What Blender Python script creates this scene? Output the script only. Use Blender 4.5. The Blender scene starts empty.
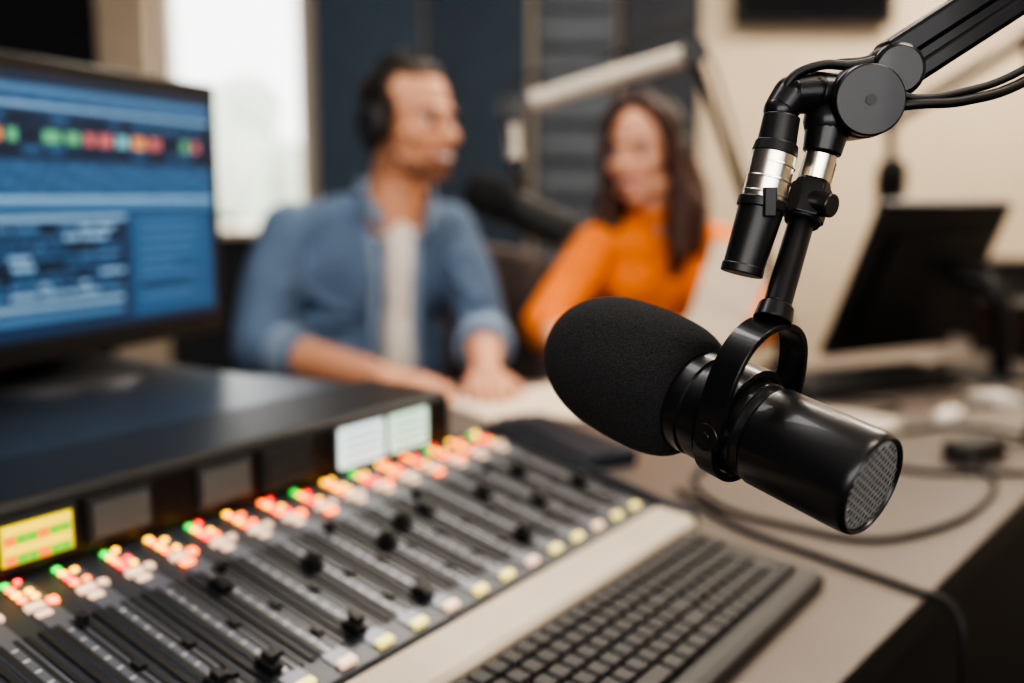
import bpy, bmesh, math, random
from mathutils import Vector, Matrix, Euler
random.seed(7)
V=Vector
scene=bpy.context.scene
try:
    scene.view_settings.view_transform='AgX'
    scene.view_settings.look='AgX - High Contrast'
except Exception as e: print(e)
scene.view_settings.exposure=0.18

# ------------------------------------------------------------ materials
def lin(c):
    return tuple(((x/255)/12.92 if x/255<=0.04045 else ((x/255+0.055)/1.055)**2.4) for x in c)
MATS={}
def mat(name,rgb,rough=0.5,metal=0.0,emis=0.0,var=0.08,nscale=12,bump=0.0,bscale=200,coat=0.0,sheen=0.0,sss=0.0):
    if name in MATS: return MATS[name]
    m=bpy.data.materials.new(name); m.use_nodes=True
    nt=m.node_tree; b=nt.nodes['Principled BSDF']
    c=lin(rgb)
    tc=nt.nodes.new('ShaderNodeTexCoord')
    n=nt.nodes.new('ShaderNodeTexNoise'); n.inputs['Scale'].default_value=nscale; n.inputs['Detail'].default_value=3
    nt.links.new(tc.outputs['Object'],n.inputs['Vector'])
    r=nt.nodes.new('ShaderNodeValToRGB')
    r.color_ramp.elements[0].position=0.3; r.color_ramp.elements[1].position=0.7
    r.color_ramp.elements[0].color=(*[max(0,x*(1-var)) for x in c],1)
    r.color_ramp.elements[1].color=(*[min(1,x*(1+var)) for x in c],1)
    nt.links.new(n.outputs['Fac'],r.inputs['Fac'])
    nt.links.new(r.outputs['Color'],b.inputs['Base Color'])
    b.inputs['Roughness'].default_value=rough
    b.inputs['Metallic'].default_value=metal
    if coat: b.inputs['Coat Weight'].default_value=coat
    if sheen: b.inputs['Sheen Weight'].default_value=sheen
    if sss:
        b.inputs['Subsurface Weight'].default_value=sss
        b.inputs['Subsurface Radius'].default_value=(0.01,0.004,0.002)
    if emis:
        nt.links.new(r.outputs['Color'],b.inputs['Emission Color'])
        b.inputs['Emission Strength'].default_value=emis
    if bump:
        n2=nt.nodes.new('ShaderNodeTexNoise'); n2.inputs['Scale'].default_value=bscale; n2.inputs['Detail'].default_value=4
        nt.links.new(tc.outputs['Object'],n2.inputs['Vector'])
        bp=nt.nodes.new('ShaderNodeBump'); bp.inputs['Strength'].default_value=bump; bp.inputs['Distance'].default_value=0.002
        nt.links.new(n2.outputs['Fac'],bp.inputs['Height'])
        nt.links.new(bp.outputs['Normal'],b.inputs['Normal'])
    MATS[name]=m
    return m

# ------------------------------------------------------------ mesh builder
def empty(name,loc=(0,0,0),rz=0.0):
    e=bpy.data.objects.new(name,None); scene.collection.objects.link(e)
    e.location=loc; e.rotation_euler=(0,0,rz); e.empty_display_size=0.1
    return e
def pmat(e):
    return Matrix.Translation(e.location)@e.rotation_euler.to_matrix().to_4x4()
def frame(z):
    z=V(z).normalized()
    x=V((0,0,1)).cross(z)
    if x.length<1e-4: x=V((1,0,0))
    x.normalize(); y=z.cross(x)
    return Matrix((x,y,z)).transposed()
def catmull(pts,n=8):
    pts=[V(p) for p in pts]; out=[]
    P=[pts[0]*2-pts[1]]+pts+[pts[-1]*2-pts[-2]]
    for i in range(1,len(P)-2):
        a,b,c,d=P[i-1],P[i],P[i+1],P[i+2]
        for k in range(n):
            t=k/n
            out.append(0.5*((2*b)+(c-a)*t+(2*a-5*b+4*c-d)*t*t+(-a+3*b-3*c+d)*t**3))
    out.append(pts[-1]); return out
class MB:
    def __init__(s,M=None): s.bm=bmesh.new(); s.M=M
    def _fin(s,vs,mi):
        if s.M is not None:
            for v in vs: v.co=s.M@v.co
        fs=set()
        for v in vs: fs.update(v.link_faces)
        for f in fs: f.material_index=mi
    def box(s,c,size,mi=0,R=None):
        T=Matrix.Translation(V(c))
        if R is not None: T=T@(R.to_4x4() if len(R)==3 else R)
        T=T@Matrix.Diagonal((size[0],size[1],size[2],1))
        r=bmesh.ops.create_cube(s.bm,size=1,matrix=T); s._fin(r['verts'],mi)
    def cyl(s,p1,p2,r1,r2=None,mi=0,seg=24,caps=True):
        p1=V(p1);p2=V(p2)
        if r2 is None:r2=r1
        d=p2-p1
        T=Matrix.Translation((p1+p2)/2)@frame(d).to_4x4()
        r=bmesh.ops.create_cone(s.bm,cap_ends=caps,segments=seg,radius1=r1,radius2=r2,depth=d.length,matrix=T)
        s._fin(r['verts'],mi)
    def ell(s,c,r,mi=0,seg=24,R=None):
        if not hasattr(r,'__len__'): r=(r,r,r)
        T=Matrix.Translation(V(c))
        if R is not None: T=T@R.to_4x4()
        T=T@Matrix.Diagonal((*r,1))
        q=bmesh.ops.create_uvsphere(s.bm,u_segments=seg,v_segments=max(6,seg*2//3),radius=1,matrix=T)
        s._fin(q['verts'],mi)
    def cap(s,p1,r1,p2,r2,mi=0,seg=20):
        s.ell(p1,r1,mi,seg); s.ell(p2,r2,mi,seg); s.cyl(p1,p2,r1,r2,mi,seg)
    def chain(s,pts,rs,mi=0,seg=16):
        for i in range(len(pts)-1): s.cap(pts[i],rs[i],pts[i+1],rs[i+1],mi,seg)
    def rev(s,prof,p0,axis,mi=0,seg=48):
        F=frame(axis); p0=V(p0); rings=[]; allv=[]
        for (a,r) in prof:
            if r<1e-6:
                v=s.bm.verts.new(p0+F@V((0,0,a))); rings.append([v]); allv.append(v)
            else:
                ring=[s.bm.verts.new(p0+F@V((r*math.cos(2*math.pi*k/seg),r*math.sin(2*math.pi*k/seg),a))) for k in range(seg)]
                rings.append(ring); allv+=ring
        for i in range(len(rings)-1):
            A,B=rings[i],rings[i+1]
            for k in range(seg):
                k2=(k+1)%seg
                try:
                    if len(A)==1 and len(B)==1: continue
                    if len(A)==1: s.bm.faces.new((A[0],B[k2],B[k]))
                    elif len(B)==1: s.bm.faces.new((A[k],A[k2],B[0]))
                    else: s.bm.faces.new((A[k],A[k2],B[k2],B[k]))
                except: pass
        s._fin(allv,mi)
    def tube(s,pts,r,mi=0,seg=10,n=8,smooth=True):
        P=catmull(pts,n) if smooth and len(pts)>2 else [V(p) for p in pts]
        rings=[];allv=[]
        t=(P[1]-P[0]).normalized(); x=t.orthogonal().normalized()
        for i,p in enumerate(P):
            t=(P[min(i+1,len(P)-1)]-P[max(i-1,0)]).normalized()
            x=(x-x.dot(t)*t).normalized(); y=t.cross(x)
            ring=[s.bm.verts.new(p+r*(x*math.cos(2*math.pi*k/seg)+y*math.sin(2*math.pi*k/seg))) for k in range(seg)]
            rings.append(ring);allv+=ring
        for i in range(len(rings)-1):
            for k in range(seg):
                s.bm.faces.new((rings[i][k],rings[i][(k+1)%seg],rings[i+1][(k+1)%seg],rings[i+1][k]))
        s.bm.faces.new(rings[0][::-1]); s.bm.faces.new(rings[-1])
        s._fin(allv,mi)
    def ribbon(s,pts,wd,w,t,mi=0,closed=False):
        P=[V(p) for p in pts]; wd=V(wd).normalized(); rings=[];allv=[];N=len(P)
        for i,p in enumerate(P):
            if closed: tg=(P[(i+1)%N]-P[i-1]).normalized()
            else: tg=(P[min(i+1,N-1)]-P[max(i-1,0)]).normalized()
            nn=tg.cross(wd).normalized()
            ring=[s.bm.verts.new(p+wd*a*w/2+nn*b*t/2) for a,b in((-1,-1),(1,-1),(1,1),(-1,1))]
            rings.append(ring);allv+=ring
        for i in range(N if closed else N-1):
            A=rings[i];B=rings[(i+1)%N]
            for k in range(4): s.bm.faces.new((A[k],A[(k+1)%4],B[(k+1)%4],B[k]))
        if not closed: s.bm.faces.new(rings[0][::-1]); s.bm.faces.new(rings[-1])
        s._fin(allv,mi)
    def poly(s,pts,z0,z1,mi=0):
        a=[s.bm.verts.new((p[0],p[1],z0)) for p in pts]; b=[s.bm.verts.new((p[0],p[1],z1)) for p in pts]
        s.bm.faces.new(a[::-1]); s.bm.faces.new(b); n=len(pts)
        for i in range(n): s.bm.faces.new((a[i],a[(i+1)%n],b[(i+1)%n],b[i]))
        s._fin(a+b,mi)
    def obj(s,name,mats,parent=None,world=False,smooth=True,angle=40,bevel=0,subs=0,remesh=0,sm=0,loc=None,rz=0):
        bm=s.bm
        if world and parent is not None: bm.transform(pmat(parent).inverted())
        bmesh.ops.recalc_face_normals(bm,faces=bm.faces)
        me=bpy.data.meshes.new(name); bm.to_mesh(me); bm.free()
        for m in (mats if isinstance(mats,(list,tuple)) else [mats]): me.materials.append(m)
        if smooth:
            me.polygons.foreach_set('use_smooth',[True]*len(me.polygons))
            if not remesh and not subs:
                try: me.set_sharp_from_angle(angle=math.radians(angle))
                except Exception as e: print(e)
        o=bpy.data.objects.new(name,me); scene.collection.objects.link(o)
        if parent is not None: o.parent=parent
        if loc: o.location=loc
        if rz: o.rotation_euler=(0,0,rz)
        if remesh:
            r=o.modifiers.new('r','REMESH'); r.mode='VOXEL'; r.voxel_size=remesh; r.use_smooth_shade=True
            if sm:
                k=o.modifiers.new('s','SMOOTH'); k.factor=0.5; k.iterations=sm
        if bevel:
            b=o.modifiers.new('b','BEVEL'); b.width=bevel; b.segments=2; b.limit_method='ANGLE'; b.angle_limit=math.radians(35)
        if subs:
            q=o.modifiers.new('ss','SUBSURF'); q.levels=subs; q.render_levels=subs
        return o

# materials palette
M_black=mat('black_plastic',(24,24,26),0.40)
M_blackgloss=mat('black_painted_metal',(28,28,30),0.30,0.3,coat=0.3,bump=0.04,bscale=900)
M_satin=mat('satin_black_metal',(44,44,46),0.34,0.6,coat=.15,bump=0.05,bscale=1200)
M_foam=mat('foam',(36,36,38),1.0,0,bump=1.0,bscale=1300,var=0.7,nscale=900)
M_chrome=mat('nickel',(225,218,206),0.28,1.0)
M_rubber=mat('rubber_cable',(14,14,15),0.5)
M_dgrey=mat('dark_grey',(48,49,52),0.5)
M_white=mat('white_plastic',(225,222,215),0.4)

# ------------------------------------------------------------ room
XL,XR,YF,YB,H=-2.7,2.9,-1.6,4.2,2.7
M_beige=mat('beige_wall_paint',(206,190,168),0.85,var=0.04,nscale=2,bump=0.1,bscale=60)
M_darkwall=mat('charcoal_wall_paint',(46,50,56),0.85,var=0.08,nscale=2)
mb=MB(); mb.box(((XL+XR)/2,(YF+YB)/2,-0.05),(XR-XL+.2,YB-YF+.2,0.1)); mb.obj('floor',mat('dark_carpet',(34,34,38),0.95,bump=0.5,bscale=300,var=0.2),smooth=False)
mb=MB(); mb.box(((XL+XR)/2,(YF+YB)/2,H+.05),(XR-XL+.2,YB-YF+.2,0.1)); mb.obj('ceiling',mat('ceiling_white',(215,212,205),0.9),smooth=False)
wx0,wx1,wz0,wz1=-1.44,-0.84,0.95,2.25
mb=MB()
mb.box(((XL+wx0)/2,YB+.06,H/2),(wx0-XL,0.12,H),1)
mb.box(((wx0+wx1)/2,YB+.06,wz0/2),(wx1-wx0,0.12,wz0),1)
mb.box(((wx0+wx1)/2,YB+.06,(wz1+H)/2),(wx1-wx0,0.12,H-wz1),1)
mb.box(((XR+wx1)/2,YB+.06,H/2),(XR-wx1,0.12,H),0)
mb.obj('wall_back',[M_beige,M_darkwall],smooth=False)
mb=MB(); mb.box((XL-.06,(YF+YB)/2,H/2),(0.12,YB-YF,H)); mb.obj('wall_left',M_darkwall,smooth=False)
mb=MB(); mb.box((XR+.06,(YF+YB)/2,H/2),(0.12,YB-YF,H)); mb.obj('wall_right',M_beige,smooth=False)
fx0,fx1,fz0,fz1=-1.5,1.9,1.0,2.3  # opening for the added fill window
mb=MB()
mb.box(((XL+fx0)/2,YF-.06,H/2),(fx0-XL,.12,H)); mb.box(((XR+fx1)/2,YF-.06,H/2),(XR-fx1,.12,H))
mb.box(((fx0+fx1)/2,YF-.06,fz0/2),(fx1-fx0,.12,fz0)); mb.box(((fx0+fx1)/2,YF-.06,(fz1+H)/2),(fx1-fx0,.12,H-fz1))
mb.obj('wall_front',M_darkwall,smooth=False)
mb=MB(); mb.box(((XR+.8)/2,YB-.008,.05),(XR-.8,.016,.1)); mb.obj('baseboard_back',M_white,smooth=False)
M_frame=mat('window_frame_paint',(205,196,184),0.5)
w=empty('window_1',((wx0+wx1)/2,YB+.05,(wz0+wz1)/2))
mb=MB(); ww,wh=wx1-wx0,wz1-wz0
for sx in(-1,1): mb.box((sx*(ww/2-.02),0,0),(.04,.1,wh))
for s_ in(-1,1): mb.box((0,0,s_*(wh/2-.02)),(ww,.1,.04))
mb.box((0,0,.42),(ww,.04,.02)); mb.box((0,-.02,-wh/2+.015),(ww,.14,.03))
mb.obj('frame',M_frame,w,smooth=False,bevel=.003)
w=empty('added_fill_window',((fx0+fx1)/2,YF-.06,(fz0+fz1)/2))  # added window behind the camera, put in to hold the fill light
mb=MB(); ww,wh=fx1-fx0,fz1-fz0
for sx in(-1,-.33,.33,1): mb.box((sx*(ww/2-.025),0,0),(.05,.1,wh))
for s_ in(-1,1): mb.box((0,0,s_*(wh/2-.025)),(ww,.1,.05))
mb.obj('frame',M_frame,w,smooth=False,bevel=.003)
mb=MB(); mb.box((-1.555,YB-.05,1.35),(.2,.1,2.7)); mb.obj('trim_1',mat('curtain_beige',(188,172,152),0.8),smooth=False)
# outdoors
mb=MB()
for i in range(50):
    a=random.random()*6.28; r=random.random()
    mb.ell((-3.5+math.cos(a)*1.0*r,12+random.uniform(-.6,.6),1.3+math.sin(a)*1.3*r),random.uniform(.25,.45),0,10)
mb.cyl((-3.5,12,-1),(-3.5,12,1.2),.15,.1,1)
mb.obj('garden_tree',[mat('leaves_pale',(205,214,200),0.9,var=0.2,nscale=4),mat('bark',(120,110,100),0.9)])
mb=MB(); mb.box((-3,10,-.95),(24,11,.1)); mb.obj('garden_ground',mat('paving',(235,233,228),0.9),smooth=False)

def panel(name,x0,x1,rgb,slat=False,th=.06):
    mb=MB(); mb.box(((x0+x1)/2,YB-th/2-.005,H/2),(x1-x0-.01,th,H-.02))
    m=mat(name+'_%d'%rgb[0],rgb,0.9,bump=.3,bscale=150)
    if slat:
        z=.12
        while z<H-.1:
            mb.box(((x0+x1)/2,YB-th-.02,z),(x1-x0-.03,.035,.12)); z+=.15
    mb.obj(name,m,smooth=False,bevel=.006)
panel('acoustic_panel',-.80,-.36,(62,76,92))
panel('acoustic_panel',-.35,.07,(52,64,78))
panel('acoustic_panel',.09,.425,(88,94,102),True)
panel('acoustic_panel',.435,.76,(54,57,64),th=.1)
panel('acoustic_panel',-2.65,-1.67,(34,38,44))
e=empty('wall_mounted_screen',(1.21,YB-.05,2.00))
mb=MB(); mb.box((0,0,0),(.64,.05,.40)); mb.box((0,.03,0),(.2,.04,.15)); mb.obj('housing',M_black,e,bevel=.006)
mb=MB(); mb.box((0,-.027,0),(.60,.004,.36)); mb.obj('glass',mat('dark_glass',(25,26,30),0.1),e,smooth=False)

def ceil_light(x,y,sx,sy,power,col=(1,.88,.74)):
    e=empty('ceiling_light_panel',(x,y,H-.03))
    mb=MB()
    for s in(-1,1):
        mb.box((s*(sx/2+.01),0,0),(.03,sy+.05,.05)); mb.box((0,s*(sy/2+.01),0),(sx+.05,.03,.05))
    mb.obj('frame',M_white,e,smooth=False)
    l=bpy.data.lights.new('panel_light','AREA'); l.shape='RECTANGLE'; l.size=sx; l.size_y=sy; l.energy=power; l.color=col
    o=bpy.data.objects.new('panel_lamp',l); scene.collection.objects.link(o); o.parent=e; o.location=(0,0,-.01)
ceil_light(.5,2.6,1.2,.6,36)
ceil_light(-.6,1.0,1.0,.5,16,(1,.95,.92))
ceil_light(1.1,.3,.9,.5,22)
ceil_light(1.9,3.2,.9,.6,44,(1,.90,.77))
def daylight_or_fill(loc,tgt,sx,sy,en,col):
    l=bpy.data.lights.new('daylight_or_fill','AREA'); l.shape='RECTANGLE'; l.size=sx; l.size_y=sy; l.energy=en; l.color=col
    o=bpy.data.objects.new('daylight_or_fill_lamp',l); scene.collection.objects.link(o); o.location=loc
    o.rotation_euler=(V(tgt)-V(loc)).to_track_quat('-Z','Y').to_euler()
daylight_or_fill((-1.7,5.2,3.3),(-.3,1.8,.9),1.2,1.0,560,(1,.93,.84))
daylight_or_fill((-.2,YF-.25,(fz0+fz1)/2),(0,1,1.15),2.6,fz1-fz0,34,(1,.94,.86))  # added fill lamp in the made-up window, brightens the microphone
wd=bpy.data.worlds.new('w'); scene.world=wd; wd.use_nodes=True
bg=wd.node_tree.nodes['Background']
sky=wd.node_tree.nodes.new('ShaderNodeTexSky'); sky.sky_type='HOSEK_WILKIE'; sky.turbidity=6; sky.sun_direction=(.3,.8,.6)
mx=wd.node_tree.nodes.new('ShaderNodeMixRGB'); mx.inputs[0].default_value=.85; mx.inputs[2].default_value=(.98,.97,.96,1)
wd.node_tree.links.new(sky.outputs[0],mx.inputs[1]); wd.node_tree.links.new(mx.outputs[0],bg.inputs[0]); bg.inputs[1].default_value=2.8

# ------------------------------------------------------------ desk
M_desk=mat('desk_laminate',(114,103,95),0.38,var=.06,nscale=6,bump=.03,bscale=300)
M_edge=mat('desk_edge',(30,28,28),0.5)
desk=empty('studio_desk',(0,1.2,0))
pts=[(-.19,.154),(.24,.686),(.603,1.135),(1.55,2.31),(1.9,2.75),(1.0,2.75),(.62,2.12),(.05,1.90),(-1.4,1.88),(-1.4,.154)]
mb=MB(); mb.poly(pts,.715,.75,0)
mb.bm.normal_update()
for f in mb.bm.faces: f.material_index=0 if f.normal.z>.5 else 1
mb.obj('top',[M_desk,M_edge],desk,world=True,smooth=False,bevel=.003)
mb=MB()
for p in((-1.3,.25),(-.3,.25),(.45,1.1),(1.6,2.6),(1.08,2.62),(.62,2.0),(-1.3,1.8)):
    mb.box((p[0],p[1],.3575),(.06,.06,.715))
d=V((.363,.449,0)).normalized()
R=Matrix.Rotation(math.atan2(d.y,d.x),3,'Z')
mb.box((.72,1.36,.45),(1.6,.02,.5),0,R)
mb.obj('legs_and_panel',M_edge,desk,world=True,smooth=False,bevel=.003)

# ------------------------------------------------------------ mixing console
ANG=math.atan2(.827,.563)
def C(L,q,z): return (.563*L-.827*q, .827*L+.563*q, z)
con=empty('mixing_console',C(.5,.5,.75),ANG)
def K(L,q,z): return (L-.5,q-.5,z-.75)
M_con=mat('console_panel',(64,67,74),0.32,.4,var=.1,bump=.02)
M_conl=mat('console_strip',(108,112,122),0.30,.5)
M_cond=mat('console_black',(16,17,19),0.4)
M_arm=mat('armrest_light',(192,180,164),0.4)
M_hood=mat('console_hood',(42,50,62),0.30,.3)
mb=MB()
def prism(mb,prof,L0,L1,mi):
    a=[mb.bm.verts.new(K(L0,q,z)) for q,z in prof]; b=[mb.bm.verts.new(K(L1,q,z)) for q,z in prof]
    n=len(prof); mb.bm.faces.new(a); mb.bm.faces.new(b[::-1])
    for i in range(n): mb.bm.faces.new((a[i],b[i],b[(i+1)%n],a[(i+1)%n]))
    mb._fin(a+b,mi)
L0,L1=.08,.885
prism(mb,[(.43,.75),(.43,.795),(.645,.845),(.66,.75)],L0,L1,0)
mb.obj('chassis',M_con,con,smooth=False,bevel=.002)
mb=MB(); prism(mb,[(.388,.75),(.386,.782),(.392,.788),(.4295,.792),(.4295,.75)],L0,L1+.01,0)
mb.obj('armrest',M_arm,con,smooth=False,bevel=.002)
def sz(q): return .795+(q-.43)*(.05/.215)
tilt=math.atan2(.05,.215); RT=Matrix.Rotation(tilt,3,'X')
def flat(mb,L,q,sx,sq,h,mi,lift=0.0):
    z=sz(q); c=V(K(L,q,z))+RT@V((0,0,h/2+lift)); mb.box(c,(sx,sq,h),mi,RT)
mb=MB(); prism(mb,[(.387,.75),(.387,.793),(.43,.800),(.648,.852),(.665,.75)],L1+.0105,L1+.018,0); mb.obj('end_cheek',M_con,con,smooth=False,bevel=.003)
mb=MB(); leds=MB(); caps=MB()
N=21; pitch=.0355
capq=[.462,.462,.49,.53,.462,.462,.462,.470,.466,.556,.462,.54,.462,.53,.545,.55,.47,.54,.50,.55,.5]
for i in range(N):
    L=.115+i*pitch*1.05
    flat(mb,L+.001,.536,pitch*.52,.2,.0012,1)
    for dx,wd_ in((-.014,.0045),(-.005,.005),(.006,.003),(.013,.0035)):
        flat(mb,L+dx,.517,wd_,.128,.0018,0)
    for k in range(10): flat(mb,L+.0008,.458+k*.0125,.004,.0008,.0015,2)
    for k in range(2): flat(mb,L+.0095,.475+k*.04,.006,.008,.004,0)
    q=capq[i]
    flat(caps,L-.005,q,.010,.016,.007,0)
    flat(caps,L-.005,q,.008,.009,.013 if i%3 else .009,0)
    flat(caps,L-.005,q,.0082,.0014,.0135 if i%3 else .0095,1)
    if i%3==0:
        z=sz(.58); c=V(K(L+.009,.572,z)); up=RT@V((0,0,1)); caps.cyl(c,c+up*.008,.0045,.004,0,16)
    for k,qq in enumerate((.637,.630,.623,.616)):
        cc=[(0,1,2,3),(1,2,1,2),(2,1,3,2),(0,1,2,3),(1,2,1,2)][i%5][k]
        if i<8 and k==0: cc=0
        z=sz(qq); c=V(K(L-.005,qq,z+.0015)); leds.ell(c,(.0034,.0028,.002),cc,12)
        if (i+k)%2==0 or k==3:
            c=V(K(L+.004,qq,z+.0015)); leds.ell(c,(.0028,.0026,.002),[1,2,3,1][(cc+i)%4],12)
    flat(leds,L-.003,.605,.012,.007,.003,4)
    flat(leds,L+.010,.606,.006,.006,.003,4 if i%3 else 2)
    flat(leds,L-.003,.595,.010,.005,.003,2 if i%4==1 else 4)
    flat(leds,L,.4385,.013,.006,.004,5 if i%3 else 4)
mb.obj('channel_strips',[M_cond,M_conl,M_white],con,smooth=False)
caps.obj('fader_caps_and_knobs',[M_black,M_dgrey],con,bevel=.0012)
def em(n,rgb,s): return mat(n,rgb,.4,emis=s,var=.05)
leds.obj('indicator_lights',[em('led_green',(40,210,70),2.6),em('led_yellow',(255,185,35),4.2),em('led_orange',(255,110,15),4.6),em('led_red',(245,30,15),4.4),em('button_cream',(240,205,175),.55),em('button_lime',(238,222,130),.7)],con)
mb=MB(); prism(mb,[(.646,.80),(.646,.889),(.652,.897),(.76,.899),(.76,.80)],L0,.83,0)
mb.obj('meter_bridge',M_cond,con,smooth=False,bevel=.003)
mb=MB()
for L,ww_,hh_,mi in((.20,.054,.03,5),(.285,.054,.03,5),(.362,.052,.028,0),(.428,.046,.026,1),(.5257,.048,.028,1),(.596,.05,.028,2),(.688,.062,.038,3),(.757,.058,.038,4)):
    mb.box(K(L,.6445,.869),(ww_+.008,.003,hh_+.008),6)
    mb.box(K(L,.6425,.869),(ww_,.002,hh_),mi)
    if mi==0:
        for k in range(6):
            for j in range(4): mb.box(K(L-.020+k*.008,.6412,.8585+j*.0068),(.007,.0008,.0056),[7,9,8,9,8,9][(k*2+j*3)%6])
    elif mi in(3,4):
        for j in range(4): mb.box(K(L,.6412,.857+j*.008),(ww_*.8,.0008,.002),1)
mb.obj('meter_displays',[em('disp_amber',(205,190,40),.7),mat('disp_grey',(92,94,94),.25),mat('disp_dark',(52,54,56),.25),em('disp_white',(205,225,228),1.0),em('disp_mint',(190,225,205),1.0),mat('disp_grey2',(70,74,76),.25),M_dgrey,em('disp_or',(235,110,15),1.0),em('disp_gr',(90,180,50),.8),em('disp_ye',(240,210,40),.95)],con,smooth=False)
mb=MB()
mb.poly([K(.08,.762,0)[:2],K(.82,.762,0)[:2],K(.81,.84,0)[:2],K(.79,.92,0)[:2],K(.785,1.22,0)[:2],K(.08,1.22,0)[:2]],.8-.75,.895-.75,0)
mb.obj('rear_hood',M_hood,con,smooth=False,bevel=.006)
mb=MB()
for L in(.2,.7):
    for q in(.80,1.12): mb.box(K(L,q,.775),(.05,.05,.05))
mb.obj('hood_feet',M_cond,con,smooth=False)

# ------------------------------------------------------------ keyboards
M_key=mat('keycap',(30,30,32),0.45)
def keyboard(L,q,dz,ang,kw,kd,loc=None):
    kb=empty('computer_keyboard',loc or C(L,q,.75),ang)
    mb=MB()
    prof=[(-kd/2,0),(-kd/2,.012),(-kd/2+.008,.016),(kd/2-.004,.030),(kd/2,.026),(kd/2,0)]
    a=[mb.bm.verts.new((-kw/2,y,z)) for y,z in prof]; b=[mb.bm.verts.new((kw/2,y,z)) for y,z in prof]
    mb.bm.faces.new(a); mb.bm.faces.new(b[::-1])
    for i in range(6): mb.bm.faces.new((a[i],b[i],b[(i+1)%6],a[(i+1)%6]))
    mb.obj('case',M_black,kb,smooth=False,bevel=.002)
    mb=MB(); sl=.014/(kd-.012); kt=math.atan(sl); RK=Matrix.Rotation(kt,3,'X')
    row=(kd-.026)/6
    for r in range(6):
        y=-kd/2+.020+(r+.5)*row
        z=.016+(y+kd/2-.008)*sl
        x=-kw/2+.010
        if r==0: widths=[.022,.019,.019,.1,.019,.019,.019,.022]+[.0165]*9
        elif r==1: widths=[.034]+[.0165]*11+[.030]+[.0165]*7
        elif r==2: widths=[.028]+[.0165]*12+[.028]+[.0165]*7
        elif r==3: widths=[.024]+[.0165]*12+[.024]+[.0165]*7
        else: widths=[.0165]*23
        for wk in widths:
            if x+wk>kw/2-.006: break
            c=V((x+wk/2,y,z))+RK@V((0,0,.003))
            mb.box(c,(wk-.001,row-.0025,.006),0,RK)
            x+=wk+.0016
    mb.obj('keys',M_key,kb,bevel=.0015)
keyboard(.655,.3195,0,ANG-.012,.44,.130)
keyboard(0,0,0,math.radians(24),.36,.12,(.66,1.83,.75))

# ------------------------------------------------------------ left monitor
mo=empty('computer_monitor',(-.517,1.137,.895),math.radians(69.8))
PZ=.192
mb=MB(); mb.box((0,0,PZ),(.565,.028,.335),0); mb.box((0,.03,PZ),(.34,.04,.22),0); mb.obj('housing',M_black,mo,bevel=.004)
mb=MB(); mb.box((0,.05,.11),(.07,.02,.2),0); mb.ell((0,.03,.006),(.12,.095,.006),0,32); mb.cyl((0,.03,0),(0,.03,.006),.12,.115,0,40)
mb.obj('stand',M_black,mo,bevel=.003)
S=MB(); SW,SH=.528,.288; zc=PZ+.004
def sr(x0,y0,x1,y1,mi,l=1):
    S.box((-SW/2+(x0+x1)/2*SW,-.0148-.0004*l,zc+SH/2-(y0+y1)/2*SH),((x1-x0)*SW,.0006,(y1-y0)*SH),mi)
sr(0,0,1,1,0,0)
sr(0,0,1,.04,8); sr(0,.045,1,.075,1); sr(0,.11,1,.125,6)
for k in range(14): sr(.02+k*.07,.082,.02+k*.07+.04,.102,7)
sr(0,.14,1,.32,8)
for r in range(3):
    y=.15+r*.058
    x=.02
    while x<.95:
        wv=random.uniform(.02,.05)
        sr(x,y,min(x+wv,.98),y+(.046 if r==1 else .03),random.choice([2,7,2,8]) if r!=1 else random.choice([2,3,4,5,4,9,7,3,5]),2)
        x+=wv+.016
for r in range(4):
    y=.33+r*.029
    sr(0,y,1,y+.004,1,2)
    for k in range(90):
        hh=abs(math.sin(k*.7+r)*math.sin(k*.23+r*2))*.011+.001
        sr(.01+k*.011,y+.017-hh,.01+k*.011+.006,y+.017+hh,1,2)
sr(0,.455,1,.475,6); sr(0,.48,1,.505,1)
sr(.03,.53,.68,.96,8); sr(.70,.53,.98,.96,7)
sr(.03,.53,.68,.55,6,2)
for r in range(8):
    y=.57+r*.036
    x=.045
    while x<.62:
        wv=random.uniform(.02,.08); sr(x,y,x+wv,y+.02,random.choice([1,7,7,2,6]),2); x+=wv+.008
sr(.05,.865,.66,.885,6,2); sr(.05,.905,.66,.935,1,2)
for r in range(8): sr(.72,.56+r*.045,.72+random.uniform(.12,.24),.575+r*.045,random.choice([1,2,1]),2)
sr(0,.97,1,1,8)
S.obj('screen',[em('ui_base',(28,66,102),.6),em('ui_mid',(62,104,142),.62),em('ui_navy',(16,32,54),.4),em('ui_pink',(180,98,98),.7),em('ui_green',(85,155,115),.7),em('ui_orange',(205,138,84),.7),em('ui_light',(112,150,180),.68),em('ui_b2',(36,78,116),.6),em('ui_b3',(18,42,70),.45),em('ui_cyan',(110,170,180),.6)],mo,smooth=False)

# ------------------------------------------------------------ right monitor (seen from behind)
W3=V((.346,.19,0)).normalized()
rm=empty('tilted_monitor',(.80,2.01,.75),math.atan2(W3.y,W3.x))
RM=Matrix.Rotation(math.radians(24),3,'X')
mb=MB()
c0=V((-.012,-.03,.197))
mb.box(c0,(.36,.022,.33),0,RM); mb.box(c0+RM@V((0,-.016,0)),(.26,.02,.2),0,RM); mb.obj('housing',M_black,rm,bevel=.004)
mb=MB(); mb.box(c0+RM@V((0,.012,0)),(.34,.002,.31),0,RM); mb.obj('glass',em('screen_glow',(70,100,130),.6),rm,smooth=False)
mb=MB(); mb.tube([(.06,-.03,.2),(.10,-.13,.17),(.13,-.13,.01)],.02,0,12); mb.cyl((.12,-.09,0),(.12,-.09,.012),.1,.095,0,32); mb.obj('stand',M_black,rm)

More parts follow.
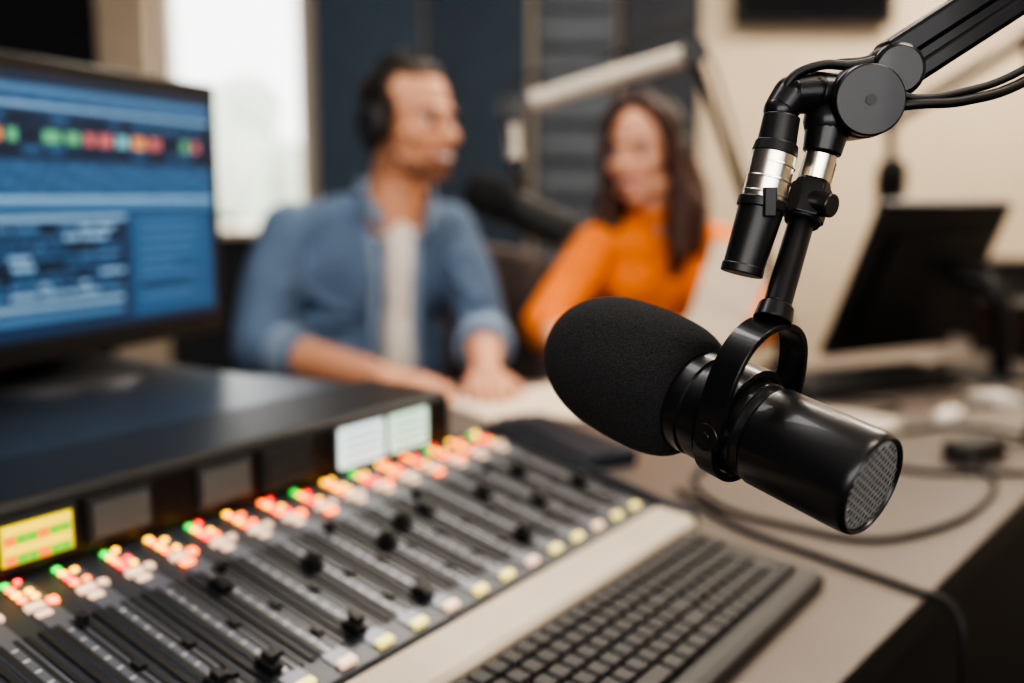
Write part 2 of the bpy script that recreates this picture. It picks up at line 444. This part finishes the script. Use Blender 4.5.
# ------------------------------------------------------------ foreground microphone
P0=V((.114,.4896,.9895)); n=V((.664,-.712,-.240)).normalized()
U=(V((0,0,1))-n*n.z).normalized(); Wv=n.cross(U).normalized()
mic=empty('studio_microphone',P0)
def A(s,u=0,w=0): return P0+n*s+U*u+Wv*w
mb=MB()
prof=[(-.127,0)]
for k in range(1,13):
    t=k/12*math.pi/2; prof.append((-.127+.050*(1-math.cos(t)), .0380*math.sin(t)**.85))
prof+=[(-.068,.0385),(-.056,.0383),(-.044,.0375),(-.036,.0354),(-.031,.0325),(-.0285,.029),(-.028,.02)]
mb.rev(prof,P0,n,0,64)
mb.obj('foam_windscreen',M_foam,mic,world=True,subs=1)
mb=MB()
prof=[(-.03,.018),(-.030,.0262),(-.0285,.0270),(-.020,.0270),(-.019,.0258),(-.0165,.0258),(-.016,.0270),(-.008,.0270),(-.007,.0252),
(.012,.0252),(.0125,.0243),(.0145,.0238),(.0165,.0238),(.0175,.0248),(.019,.0254),(.0700,.0254),(.0725,.0252),(.0746,.0244),(.0753,.0236),(.0750,.0228),(.0742,.0224),(.0730,.0222),(.0730,0)]
mb.rev(prof,P0,n,0,96)
mb.obj('body',M_satin,mic,world=True,angle=28)
mb=MB()
gap=.0037
mb.rev([(.0732,.0221),(.0736,.0216),(.0738,0)],P0,n,0,64)
for i in range(-9,10):
    for j in range(-9,10):
        x=(i+.5*(j%2))*gap; y=j*gap*.866
        if math.hypot(x,y)<.0204:
            c=A(.0738,x,y)
            mb.cyl(c-n*.0006,c+n*.00015,.00135,.00135,1,12)
            ring=[c+U*(.00150*math.cos(a*math.pi/6))+Wv*(.00150*math.sin(a*math.pi/6)) for a in range(12)]
            mb.ribbon(ring,n,.0009,.0003,0,closed=True)
mb.obj('rear_grille',[mat('grille_metal',(150,149,148),.5,.4),mat('grille_hole',(4,4,4),.95)],mic,world=True)
mb=MB()
mb.ribbon([A(0.001,.0283*math.cos(a*math.pi/32),.0283*math.sin(a*math.pi/32)) for a in range(64)],n,.012,.0036,0,closed=True)
hp=[(-.0305,-.006),(-.0315,.004),(-.0315,.020),(-.0285,.034),(-.0225,.045),(-.0125,.0520),(0,.0545)]
full=hp+[(-a,b) for a,b in hp[-2::-1]]
pp=catmull([A(0.004,b,a) for a,b in full],6)
mb.ribbon(pp,n,.015,.0034,0)
for sgn in(-1,1):
    mb.cyl(A(.004,-.001,sgn*.024),A(.004,-.001,sgn*.0335),.0075,.0070,0,28)
    mb.cyl(A(.004,-.001,sgn*.0335),A(.004,-.001,sgn*.0343),.003,.003,0,6)
mb.obj('yoke',M_blackgloss,mic,world=True,bevel=.0007,angle=35)

# ------------------------------------------------------------ foreground boom arm
J0=V((.1737,.512,1.148))
arm=empty('microphone_boom_arm',J0)
def J(x,y,z): return J0+V((x,y,z))*.001
ytop=A(.004,.0555,0)
mb=MB()
sd=(J(-25,-7,-49)-ytop).normalized()
mb.cyl(ytop-sd*.001,ytop+sd*.008,.0095,.0085,0)
mb.cyl(ytop+sd*.008,J(-27,-7.5,-55),.0068,.0064,0)
q=J(-25,-7,-49); mb.cyl(q-sd*.011,q+sd*.009,.0105,.0105,0,6); mb.cyl(q-sd*.0125,q+sd*.0105,.009,.009,0)
mb.cyl(q+V((0,-.004,0)),q+V((.008,-.014,-.002)),.006,.006,0)
mb.cyl(J(-18,-3,-25),J(-15,-1.5,-12),.0095,.011,0)
mb.ell(J(-14,-1,-9),(.013,.012,.012),0)
mb.chain([J(-40,-5,-4),J(-34,-3,4),J(-22,-1,5),J(-8,2,3)],[.0085,.0095,.0105,.012],0)
mb.cyl(J(0,-11,0),J(0,14,0),.0180,.0180,0,48)
mb.cyl(J(0,-13.5,0),J(0,-11,0),.0165,.0180,0,48)
mb.cyl(J(0,-19,0),J(0,-13.5,0),.0172,.0176,0,48)
mb.obj('swivel_joint',M_satin,arm,world=True,bevel=.0008,angle=35)
mb=MB()
mb.cyl(q+sd*.009,J(-18,-3,-25),.0078,.0078,0)
for k in range(6):
    c=q+sd*(.011+k*.0024); mb.cyl(c,c+sd*.0012,.0084,.0084,0)
x0=J(-59.5,-17,-84); x1=J(-49.0,-13,-49); x2=J(-43.5,-10.5,-25); x3=J(-40,-8,-7)
xd=(x3-x0).normalized()
mb.cyl(x1,x2,.0110,.0110,0,32)
for k in range(3):
    c=x1+xd*(.003+k*.0075); mb.cyl(c,c+xd*.0012,.0114,.0114,0,32)
mb.obj('threaded_collars',M_chrome,arm,world=True,angle=30,bevel=.0003)
mb=MB()
mb.cyl(x0,x1,.0100,.0114,0,32); mb.cyl(x1-xd*.004,x1+xd*.001,.0125,.0125,0,32); mb.cyl(x2-xd*.001,x2+xd*.005,.0114,.0105,0,32)
mb.cyl(x2,x3,.0098,.0090,0,32); mb.cyl(x0-xd*.0006,x0+xd*.004,.0106,.0106,0,32)
mb.box(x1-V((0,.011,0)),(.006,.008,.014),0)
mb.obj('xlr_connector',M_black,arm,world=True,bevel=.0006)
E=V((.62,.58,1.43)); B2=V((.80,1.45,.97))
ad=(E-J0).normalized(); au=V((0,1,0)).cross(ad); au=au if au.z>0 else -au
F=Matrix((ad,ad.cross(au)*-1,au)).transposed()
mb=MB()
st=J0+ad*.024+au*.004
mid=(st+E)/2+au*.004; ln=(E-st).length
ay=F@V((0,1,0))
mb.box(mid+au*.0065,(ln,.019,.013),0,F); mb.box(mid-au*.0085,(ln,.017,.010),0,F); mb.box(mid,(ln,.014,.022),0,F)
mb.cyl(st+V((0,-.010,0)),st+V((0,.011,0)),.0135,.0135,0,32)
mb.cyl(E+V((0,-.02,0)),E+V((0,.02,0)),.022,.022,0,32)
mb.cyl(E,B2,.011,.011,0,20); mb.cyl(E+V((0,0,-.025)),B2+V((0,0,-.025)),.006,.006,0,16)
mb.cyl(B2+V((-.02,0,0)),B2+V((.02,0,0)),.022,.022,0,32)
mb.cyl((.80,1.45,.75),(.80,1.45,.97),.013,.013,0); mb.cyl((.80,1.45,.75),(.80,1.45,.775),.035,.03,0,32)
mb.obj('arm_segments',M_blackgloss,arm,world=True,bevel=.0025,angle=35)
mb=MB()
mb.tube([x3-xd*.004,J(-39,-8,4),J(-34,-8,13),J(-20,-6,18),J(-6,-4,18),J(8,-2,21),J(22,4,30),J(60,8,60)],.0024)
mb.tube([J(-37,0,5),J(-28,0,15),J(-12,2,20),J(4,4,22),J(20,8,28)],.0016)
mb.tube([J(17,-6,-2),J(28,-8,-1),J(52,-6,1),J(86,2,12),J(150,12,52),J(300,40,150),(E+V((0,0,-.035)))],.0026)
mb.tube([J(14,-4,8),J(26,-6,2),J(50,-2,5),J(84,4,17),J(150,16,58),J(300,42,160)],.0020)
mb.obj('audio_cable',M_rubber,arm,world=True)
mb=MB()
mb.cyl(J(0,-19.4,0),J(0,-19,0),.003,.003,0,6)
mb.obj('bolts',M_black,arm,world=True)

# ------------------------------------------------------------ background boom mics
M_bgmic=mat('matte_black_metal',(20,20,21),.6)
def boom(name_m,name_a,mp,axis,ja,jb,base,tubemat,ln=.17,rs=1.0):
    mp=V(mp);axis=V(axis).normalized();ja=V(ja);jb=V(jb);base=V(base)
    m=empty(name_m,mp)
    b=MB(); pr=[(-ln*.5,0)]+[(-ln*.5+.03*(1-math.cos(t/6*math.pi/2)),.031*rs*math.sin(t/6*math.pi/2)) for t in range(1,7)]+[(-ln*.08,.031*rs),(-ln*.04,.026)]
    b.rev(pr+[(-ln*.04,0)],mp,axis,0,32); b.obj('foam_windscreen',M_foam,m,world=True)
    b=MB(); b.rev([(-ln*.06,0),(-ln*.06,.027*rs),(ln*.45,.029*rs),(ln*.5,.025*rs),(ln*.5,0)],mp,axis,0,32)
    top=mp+V((0,0,.05))
    side=axis.cross(V((0,0,1))).normalized()
    b.ribbon(catmull([mp+side*s*.036+V((0,0,z)) for s,z in((-1,-.0),(-1,.025),(-.55,.048),(0,.054),(.55,.048),(1,.025),(1,0))],4),axis,.014,.004)
    b.obj('body_and_yoke',M_bgmic,m,world=True)
    a=empty(name_a,base)
    b=MB(); b.cyl(top,ja,.010,.010); b.cyl(ja+V((0,-.02,0)),ja+V((0,.02,0)),.022,.022); b.cyl(jb+V((0,-.022,0)),jb+V((0,.022,0)),.021,.021)
    b.cyl(jb,base+V((0,0,.12)),.008,.008); b.cyl(base,base+V((0,0,.12)),.012,.012); b.cyl(base,base+V((0,0,.02)),.035,.03)
    b.obj('joints_and_post',M_black,a,world=True)
    b=MB(); dd=(jb-ja).normalized(); b.cyl(ja+dd*.03,jb-dd*.015,.0150,.0150); b.cyl(top+(ja-top)*.25,top+(ja-top)*.75,.0125,.0125); b.obj('boom_tube',tubemat,a,world=True)
    b=MB(); b.tube([top,ja+V((0,-.02,.03)),(ja+jb)/2+V((0,-.01,.03)),jb+V((0,-.02,.03)),(jb+base)/2+V((.03,0,0)),base+V((.03,-.02,.05))],.003); b.obj('audio_cable',M_rubber,a,world=True)
boom('studio_microphone','microphone_boom_arm',(.007,1.60,1.086),(.86,-.25,-.42),(-.002,1.62,1.245),(.292,1.66,1.335),(.56,2.04,.75),mat('silver_tube',(198,188,176),.4,.3),.185,1.08)
boom('studio_microphone','microphone_boom_arm',(.985,2.62,1.12),(.1,.3,-.9),(.99,2.66,1.30),(1.30,2.6,1.50),(1.42,2.5,.75),M_black,.18,1.2)

# ------------------------------------------------------------ people
M_skin=mat('skin_man',(212,154,122),.48,var=.05,sss=.1); M_skinw=mat('skin_woman',(226,172,144),.46,var=.04,sss=.1)
M_lip=mat('lips',(165,90,78),.4); M_lipw=mat('lips_red',(185,72,66),.35)
M_eye=mat('eye_white',(235,232,228),.2); M_iris=mat('iris',(40,26,18),.1)
M_hairm=mat('hair_brown',(58,44,35),.6,var=.4,nscale=60,bump=.6,bscale=150)
M_hairw=mat('hair_dark_brown',(66,36,24),.42,var=.45,nscale=45,bump=.6,bscale=120)
M_beard=mat('beard',(132,92,70),.8,var=.25,nscale=200)
M_denim=mat('denim',(94,114,140),.85,var=.18,nscale=14,bump=.35,bscale=60)
M_denimc=mat('denim_cuff',(128,146,168),.85,var=.1,nscale=30,bump=.3)
M_tee=mat('white_tee',(222,212,202),.85,bump=.2,bscale=40)
M_orange=mat('orange_knit',(238,130,46),.85,var=.12,nscale=12,bump=.4,bscale=70)
M_jean=mat('dark_jeans',(38,44,60),.9)
M_shoe=mat('shoe',(30,28,28),.6)
M_tooth=mat('teeth',(240,236,228),.25)

def head(parent,loc,face,tiltx,tilty,sc,skin,lip,female):
    yaw=math.atan2(-face[0],face[1])
    M=Matrix.Translation(V(loc))@Matrix.Rotation(yaw,4,'Z')@Matrix.Rotation(tiltx,4,'X')@Matrix.Rotation(tilty,4,'Y')@Matrix.Scale(sc,4)
    jw=.88 if female else 1.0
    b=MB(M)
    b.ell((0,-.015,.035),(.075,.092,.081)); b.ell((0,.028,-.028),(.061*jw,.058,.074)); b.ell((0,.034,-.072),(.05*jw,.046,.038)); b.ell((0,.066,-.098),(.022*jw,.018,.016))
    for s in(-1,1):
        b.ell((s*.04,.058,-.026),(.024,.024,.021)); b.ell((s*.012,.094,-.036),(.009,.010,.008)); b.ell((s*.079,-.008,-.008),(.008,.018,.031),R=Matrix.Rotation(s*.25,3,'Z'))
        b.ell((s*.031,.070,.0),(.019,.012,.013)); b.ell((s*.048,.01,-.075),(.02*jw,.035,.022))
    b.cap((0,.083,.006),.008,(0,.107,-.030),.0105 if female else .0115); b.ell((0,.075,.022),(.050,.013,.010 if not female else .007))
    b.ell((0,.082,-.060),(.027,.014,.013))
    if female: b.cap((0,-.025,-.06),.050,(0,-.045,-.185),.048)
    else: b.cap((0,-.025,-.06),.056,(0,-.05,-.19),.060)
    b.obj('head',skin,parent,world=True,remesh=.0035,sm=3)
    b=MB(M)
    for s in(-1,1):
        b.ell((s*.031,.0745,.001),(.0135,.0115,.0085),0,16); b.ell((s*.031,.0840,.001),(.0065,.0035,.0065),1,12)
        b.chain([(s*.016,.089,.019),(s*.032,.088,.024),(s*.048,.075,.019)],[.0035,.0038,.0025],2,10)
        b.chain([(s*.018,.084,.009),(s*.031,.0865,.0115),(s*.045,.077,.008)],[.0018,.0022,.0018],2,8)
    b.chain([(-.028,.080,-.0540),(-.012,.0945,-.0585),(.0,.0965,-.0600),(.012,.0945,-.0585),(.028,.080,-.0540)],[.0026,.0038,.004,.0038,.0026],3,10)
    b.chain([(-.027,.080,-.0560),(-.012,.0930,-.0710),(.0,.0945,-.0740),(.012,.0930,-.0710),(.027,.080,-.0560)],[.0026,.004,.0048,.004,.0026],3,10)
    b.chain([(-.021,.0870,-.0585),(-.010,.0940,-.0640),(0,.0965,-.0660),(.010,.0940,-.0640),(.021,.0870,-.0585)],[.0028,.0050,.0055,.0050,.0028],4,10)
    b.obj('face_features',[M_eye,M_iris,M_hairw if female else M_hairm,lip,M_tooth],parent,world=True)
    b=MB(M)
    if female:
        b.ell((0,-.034,.044),(.086,.095,.090)); b.ell((0,-.075,-.03),(.08,.05,.1))
        b.chain([(0,-.07,.0),(0,-.085,-.12),(.0,-.08,-.20)],[.078,.075,.055])
        for s in(-1,1):
            b.chain([(s*.022,.030,.115),(s*.062,.028,.075),(s*.080,.018,.02),(s*.084,.012,-.05),(s*.092,.012,-.11),(s*.086,.030,-.17),(s*.092,.050,-.23),(s*.080,.055,-.27)],[.020,.024,.022,.026,.034,.034,.026,.014])
            b.chain([(s*.07,-.03,-.02),(s*.092,-.03,-.10),(s*.10,-.02,-.19)],[.04,.046,.034])
            b.chain([(s*.095,-.01,-.07),(s*.118,.0,-.13),(s*.112,.005,-.22)],[.02,.028,.022])
    else:
        b.ell((0,-.032,.043),(.079,.088,.080)); b.ell((0,.018,.092),(.050,.040,.026)); b.ell((0,-.06,-.02),(.067,.05,.06))
        for s in(-1,1): b.ell((s*.068,.002,.024),(.012,.024,.033)); b.ell((s*.071,.008,-.012),(.006,.010,.022))
    b.obj('hair',M_hairw if female else M_hairm,parent,world=True,remesh=.004,sm=2)
    if not female:
        b=MB(M); b.ell((0,.0335,-.0785),(.0515,.0475,.034)); b.ell((0,.066,-.098),(.0240,.0195,.0172))
        for s in(-1,1): b.chain([(s*.0685,.012,-.035),(s*.060,.022,-.07),(s*.038,.055,-.09)],[.006,.0108,.0110])
        b.chain([(-.029,.079,-.062),(-.015,.0895,-.0500),(0,.0935,-.0485),(.015,.0895,-.0500),(.029,.079,-.062)],[.003,.0032,.0032,.0032,.003])
        b.obj('beard',M_beard,parent,world=True,remesh=.003,sm=1)
    b=MB(M)
    R_=.1
    arc=[(R_*math.cos(t/20*math.pi)*.98,-.018,.0+R_*1.34*math.sin(t/20*math.pi)) for t in range(21)]
    b.ribbon(arc,(0,1,0),.024,.008,0)
    for s in(-1,1):
        b.cyl((s*.074,-.016,-.006),(s*.092,-.016,-.006),.036,.038,0,28); b.cyl((s*.092,-.016,-.006),(s*.108,-.016,-.006),.038,.030,1,28)
    b.obj('headphones',[M_black,M_dgrey],parent,world=True,bevel=.002)

def hand(parent,wrist,d,up,side,skin,name,curl=.35,sc=1.0,fore=None):
    d=V(d).normalized(); up=V(up); up=(up-up.dot(d)*d).normalized(); rt=d.cross(up)*(-1 if side<0 else 1)
    w=V(wrist); b=MB()
    L=[.088,.092,.088,.080]; offs=[-.030,-.010,.010,.029]; FL=[(.042,.026,.02),(.046,.029,.021),(.043,.027,.02),(.034,.021,.018)]
    b.cap(w-d*.01,.024*sc,w+d*.03*sc,.022*sc)
    for i in range(4):
        k=w+d*L[i]*sc+rt*offs[i]*sc+up*(.004 if i in(1,2) else 0)
        b.cap(w+d*.012*sc+rt*offs[i]*.45*sc,.016*sc,k,.0115*sc)
        b.cap(w+d*.04*sc+rt*offs[i]*.8*sc-up*.006,.013*sc,k-d*.01-up*.004,.0115*sc)
        p=k; ang=curl*.5; r=.0098*sc
        spread=(rt*offs[i]*2.2)
        for j in range(3):
            dd=(d*math.cos(ang)-up*math.sin(ang)+spread).normalized(); q=p+dd*FL[i][j]*sc
            b.cap(p,r,q,r*.9); p=q; r*=.9; ang+=curl*(1+.15*i)
    t0=w+d*.022*sc-rt*.022*sc-up*.006; t1=t0+(d*.7-rt*.65-up*.2).normalized()*.042*sc; t2=t1+(d*.9-rt*.3-up*.2).normalized()*.032*sc; t3=t2+(d*1-rt*.05-up*.2).normalized()*.024*sc
    b.chain([t0,t1,t2,t3],[.016*sc,.0125*sc,.0105*sc,.009*sc])
    if fore is not None:
        f=V(fore); b.chain([f,f*.6+w*.4,w],[.043*sc,.040*sc,.0265*sc])
    b.obj(name,skin,parent,world=True,remesh=.0032,sm=2)

# ---- man
man=empty('seated_man',(-.3,2.1,.46))
head(man,(-.195,1.99,1.250),(.76,-.65),-.04,0,1.0,M_skin,M_lip,False)
b=MB(); cf=Matrix.Rotation(math.radians(14),3,'Z')
ns,sR,sL=V((-.235,2.05,1.080)),V((-.450,2.05,1.030)),V((-.135,2.09,1.035))
b.ell((-.29,2.09,.95),(.172,.118,.16),R=cf); b.cap(sR,.066,sL,.062); b.ell((-.29,2.12,1.0),(.165,.10,.10),R=cf)
b.cap(ns+V((0,.02,0)),.058,sR+V((.05,0,.01)),.058); b.cap(ns+V((0,.02,0)),.058,sL+V((-.04,0,.01)),.058)
b.ell((-.29,2.11,.78),(.155,.118,.2),R=cf); b.ell((-.29,2.14,.60),(.170,.13,.13),R=cf)
eR,eL=V((-.490,1.93,.812)),V((-.060,2.03,.835))
wR,wL=V((-.240,1.775,.785)),V((-.050,1.83,.785))
b.chain([sR,(sR+eR)/2+V((-.012,0,0)),eR],[.068,.064,.060]); b.chain([sL,(sL+eL)/2+V((.010,0,0)),eL],[.062,.057,.052])
b.cap(eR,.058,eR.lerp(wR,.26),.054); b.cap(eL,.052,eL.lerp(wL,.38),.047)
for s_,e_ in((sR,eR),(sL,eL)):
    for t in(.25,.42,.56,.70,.85):
        c=s_.lerp(e_,t); b.ell(c+V((0,-.034,0)),(.046,.038,.011),R=Matrix.Rotation(random.uniform(-.7,.7),3,'Y'))
for k in range(8):
    x=-.41+random.random()*.09; z=.76+k*.033; b.ell((x,1.995,z),(.07,.024,.010),R=Matrix.Rotation(random.uniform(-.6,.6),3,'Y'))
b.obj('denim_shirt',M_denim,man,world=True,remesh=.007,sm=2)
b=MB()
for e_,w_,t in((eR,wR,.26),(eL,wL,.38)):
    d_=(w_-e_).normalized(); c=e_.lerp(w_,t); b.rev([(-.022,.049),(-.022,.058),(0,.060),(.020,.057),(.022,.053),(.020,.044)],c,d_,0,32)
cd=V((.36,-.93,0)).normalized(); cr=V((.93,.36,0))
nb=V((-.235,2.035,1.108))
for s in(-1,1):
    b.ribbon(catmull([nb-cd*.065+V((0,0,.015)),nb-cd*.03+cr*s*.068+V((0,0,.012)),nb+cd*.03+cr*s*.072-V((0,0,.01)),nb+cd*.072+cr*s*.045-V((0,0,.05))],6),V((0,0,1))-cd*.2,.042,.007)
    b.chain([V((-.238,1.985,1.03))+cr*s*.046,V((-.232,1.966,.95))+cr*s*.042,V((-.232,1.966,.84))+cr*s*.042,V((-.232,1.978,.76))+cr*s*.044],[.010,.011,.011,.010])
b.obj('shirt_collar_and_cuffs',M_denimc,man,world=True,bevel=.002)
b=MB()
b.ell((-.228,2.008,.95),(.034,.052,.16),R=cf); b.ell((-.228,2.003,.80),(.038,.042,.16),R=cf); b.ell((-.236,2.03,1.04),(.056,.058,.045),R=cf)
b.obj('tee_shirt',M_tee,man,world=True,remesh=.006,sm=3)
hand(man,wR,(.93,-.35,-.10),(0,0,1),-1,M_skin,'right_arm_and_hand',.35,1.0,eR)
hand(man,wL,(.06,-.98,-.10),(0,0,1),1,M_skin,'left_arm_and_hand',.4,1.0,eL)
b=MB()
for s,k in((-1,(-.45,1.72,.50)),(1,(-.14,1.70,.50))):
    hp_=V((-.29+s*.09,2.12,.55)); b.cap(hp_,.095,k,.068); b.cap(k,.066,(k[0],k[1]+.05,.10),.045)
b.ell((-.29,2.15,.56),(.175,.14,.105)); b.obj('jeans',M_jean,man,world=True,remesh=.009,sm=2)
b=MB()
for x in(-.45,-.14): b.cap((x,1.77,.05),.046,(x,1.61,.04),.038)
b.obj('shoes',M_shoe,man,world=True,remesh=.008,sm=1)

# ---- woman
wo=empty('seated_woman',(.34,2.38,.46))
head(wo,(.300,2.30,1.205),(-.55,-.83),-.04,.08,1.0,M_skinw,M_lipw,True)
b=MB(); cf=Matrix.Rotation(math.radians(-6),3,'Z')
ns,sR,sL=V((.335,2.34,1.045)),V((.200,2.32,.985)),V((.475,2.36,.985))
b.ell((.34,2.37,.90),(.142,.10,.145),R=cf); b.cap(sR,.056,sL,.056)
for s in(-1,1): b.ell((.335+s*.06,2.295,.90),(.06,.05,.06))
b.cap(ns,.05,sR+V((.04,0,0)),.05); b.cap(ns,.05,sL-V((.04,0,0)),.05)
b.ell((.34,2.39,.74),(.125,.095,.19)); b.ell((.34,2.41,.60),(.16,.12,.12))
eR,eL=V((.075,2.17,.825)),V((.58,2.25,.82)); wR,wL=V((.125,1.965,.785)),V((.455,2.10,.815))
b.chain([sR,(sR+eR)/2,eR],[.062,.060,.056]); b.chain([sL,(sL+eL)/2,eL],[.062,.058,.052])
b.cap(eR,.054,eR.lerp(wR,.2),.052); b.cap(eL,.05,eL.lerp(wL,.6),.045)
for s_,e_ in((sR,eR),(sL,eL)):
    for t in(.3,.5,.7,.88):
        c=s_.lerp(e_,t); b.ell(c+V((0,-.032,0)),(.046,.036,.011),R=Matrix.Rotation(random.uniform(-.7,.7),3,'Y'))
b.obj('orange_sweater',M_orange,wo,world=True,remesh=.007,sm=2)
b=MB(); b.rev([(-.01,.05),(-.012,.057),(0,.06),(.012,.055),(.012,.047)],V((.333,2.325,1.075)),(-.05,-.22,1),0,36); b.obj('neckline',M_orange,wo,world=True)
hand(wo,wR,(.55,-.83,-.10),(0,0,1),-1,M_skinw,'right_arm_and_hand',.35,.9,eR)
hand(wo,wL,(-.75,-.45,.15),(.3,-.6,.6),1,M_skinw,'left_arm_and_hand',.5,.9,eL)
b=MB()
for k in((.22,1.98,.50),(.44,1.98,.50)):
    b.cap((.34+(.09 if k[0]>.3 else -.09),2.40,.55),.09,k,.062); b.cap(k,.06,(k[0],k[1]+.05,.1),.04)
b.ell((.34,2.42,.56),(.165,.13,.1)); b.obj('trousers',M_jean,wo,world=True,remesh=.009,sm=2)
b=MB()
for x in(.22,.44): b.cap((x,2.03,.045),.040,(x,1.89,.036),.034)
b.obj('shoes',M_shoe,wo,world=True,remesh=.008,sm=1)
e=empty('script_pages',(.445,2.065,.900),math.radians(10))
b=MB(); Rp=Matrix.Rotation(math.radians(26),3,'Y')@Matrix.Rotation(math.radians(-18),3,'X')
for k in range(3): b.box((k*.004,k*.0015,k*.002),(.13,.0008,.21),0,Rp@Matrix.Rotation(k*.03,3,'Y'))
b.obj('pages',mat('paper',(232,216,194),.7,var=.02),e,smooth=False)

# ---- chairs
def chair(x,y,ang,topz,rgb):
    c=empty('office_chair',(x,y,0),ang)
    m=mat('chair_fabric_%d'%rgb[0],rgb,.85,bump=.3,bscale=200)
    b=MB(); b.box((0,0,.415),(.46,.46,.07)); b.obj('seat',m,c,bevel=.03)
    b=MB(); n_=9
    for i in range(n_):
        t=(i/(n_-1)-.5)*2; b.box((t*.2,.27-.05*t*t,(topz+.52)/2),(.056,.045,topz-.52-.05*t*t),0,Matrix.Rotation(-t*.25,3,'Z'))
    b.obj('backrest',m,c,remesh=.012,sm=4)
    b=MB(); b.tube([(0,.1,.37),(0,.27,.38),(0,.30,.5),(0,.29,.62)],.018); b.cyl((0,0,.1),(0,0,.38),.025,.025)
    for k in range(5):
        a=k*2*math.pi/5; b.cyl((0,0,.11),(.27*math.cos(a),.27*math.sin(a),.07),.02,.014); b.ell((.27*math.cos(a),.27*math.sin(a),.03),.03,0,14)
    b.obj('base',M_black,c)
chair(-.18,2.16,math.radians(-8),1.0,(98,86,80))
chair(.36,2.43,math.radians(0),.93,(60,62,66))

# ------------------------------------------------------------ desk things
e=empty('paper_sheets',(.03,1.70,.75),math.radians(12))
b=MB()
for i,(x,y,a) in enumerate(((0,0,.05),(.14,.02,-.2),(-.02,-.02,.3),(.12,-.03,.1))):
    b.box((x,y,.001+i*.0012),(.21,.297*.8,.001),0,Matrix.Rotation(a,3,'Z'))
b.obj('sheets',MATS['paper'],e,smooth=False)
e=empty('paper_sheets',(.48,1.50,.75),math.radians(30))
b=MB(); b.box((0,0,.001),(.21,.16,.002)); b.box((.03,.02,.003),(.21,.16,.001),0,Matrix.Rotation(.3,3,'Z')); b.obj('sheets',mat('paper_grey',(190,180,166),.7,var=.03),e,smooth=False)
e=empty('black_notebook',(.070,1.385,.75),math.radians(-62))
b=MB(); b.box((0,0,.012),(.26,.085,.024)); b.obj('cover',mat('notebook_cover',(34,42,54),.5),e,bevel=.004)
b=MB(); b.box((.0,0,.0255),(.25,.012,.003)); b.obj('strap',M_dgrey,e,bevel=.001)
for (x,y,a) in((.70,1.56,.9),(.84,1.70,-.9)):
    e=empty('computer_mouse',(x,y,.75),a)
    b=MB(); b.ell((0,0,.006),(.050,.022,.017))
    bmesh.ops.bisect_plane(b.bm,geom=b.bm.verts[:]+b.bm.edges[:]+b.bm.faces[:],plane_co=(0,0,.0005),plane_no=(0,0,1),clear_inner=True)
    b.obj('shell',mat('mouse_shell',(200,192,182),.4),e)
    b=MB(); b.cyl((.025,-.004,.019),(.025,.004,.019),.006); b.tube([(.048,0,.008),(.1,.01,.004),(.16,-.03,.004),(.2,.03,.004)],.002); b.obj('wheel_and_cord',M_dgrey,e)
e=empty('power_adapter',(.63,1.32,.75),.6)
b=MB(); b.box((0,0,.014),(.09,.045,.028)); b.cyl((.045,0,.014),(.062,0,.014),.008,.005); b.obj('case',M_black,e,bevel=.005)
def cable(pts,r=.0035):
    e=empty('desk_cable',pts[0]); b=MB(); b.tube(pts,r); b.obj('cord',M_rubber,e,world=True)
z=.754
cable([(.59,1.30,.765),(.60,1.20,z),(.50,1.06,z),(.377,.985,z),(.2976,1.03,z),(.237,1.10,z),(.23,1.22,z),(.30,1.36,z),(.27,1.48,z)])
cable([(.20,1.16,z),(.24,1.03,z),(.31,.925,z),(.355,.860,z),(.384,.825,.748),(.390,.812,.70),(.392,.81,.55),(.388,.82,.3),(.40,.85,.02)],.0035)
cable([(.69,1.34,.765),(.76,1.42,z),(.70,1.50,z),(.55,1.45,z),(.46,1.36,z),(.52,1.25,z),(.66,1.24,z)],.004)
cable([(.92,1.93,z),(.88,1.80,z),(.92,1.75,z),(.98,1.84,z),(1.06,1.86,z),(1.02,1.75,z),(.90,1.66,z)],.005)
cable([(.36,1.80,z),(.45,1.68,z),(.60,1.70,z),(.66,1.66,z),(.60,1.60,z)],.003)
cable([(1.10,2.20,z),(1.02,2.05,z),(1.12,1.98,z),(1.18,2.10,z),(1.10,2.16,z)],.005)
e=empty('audio_interface',(1.22,2.28,.75),.5)
b=MB(); b.box((0,0,.06),(.24,.18,.12)); b.obj('case',M_black,e,bevel=.004)
b=MB()
for i in range(4): b.cyl((-.08+i*.05,-.09,.07),(-.08+i*.05,-.105,.07),.012)
b.obj('knobs',M_dgrey,e)
e=empty('desktop_speaker',(1.24,2.60,.75),.2)
b=MB(); b.box((0,0,.10),(.18,.2,.20)); b.obj('case',M_black,e,bevel=.004)
b=MB(); b.cyl((0,-.1,.10),(0,-.104,.10),.06,.06); b.obj('cone',M_dgrey,e)

# ------------------------------------------------------------ camera
cam=bpy.data.cameras.new('camera'); co=bpy.data.objects.new('camera',cam); scene.collection.objects.link(co)
co.location=(0,0,1.10); co.rotation_euler=(math.radians(90-8.1),0,0)
cam.lens=35; cam.sensor_width=36; cam.clip_start=.02
cam.dof.use_dof=True; cam.dof.focus_distance=.492; cam.dof.aperture_fstop=2.8
scene.camera=co
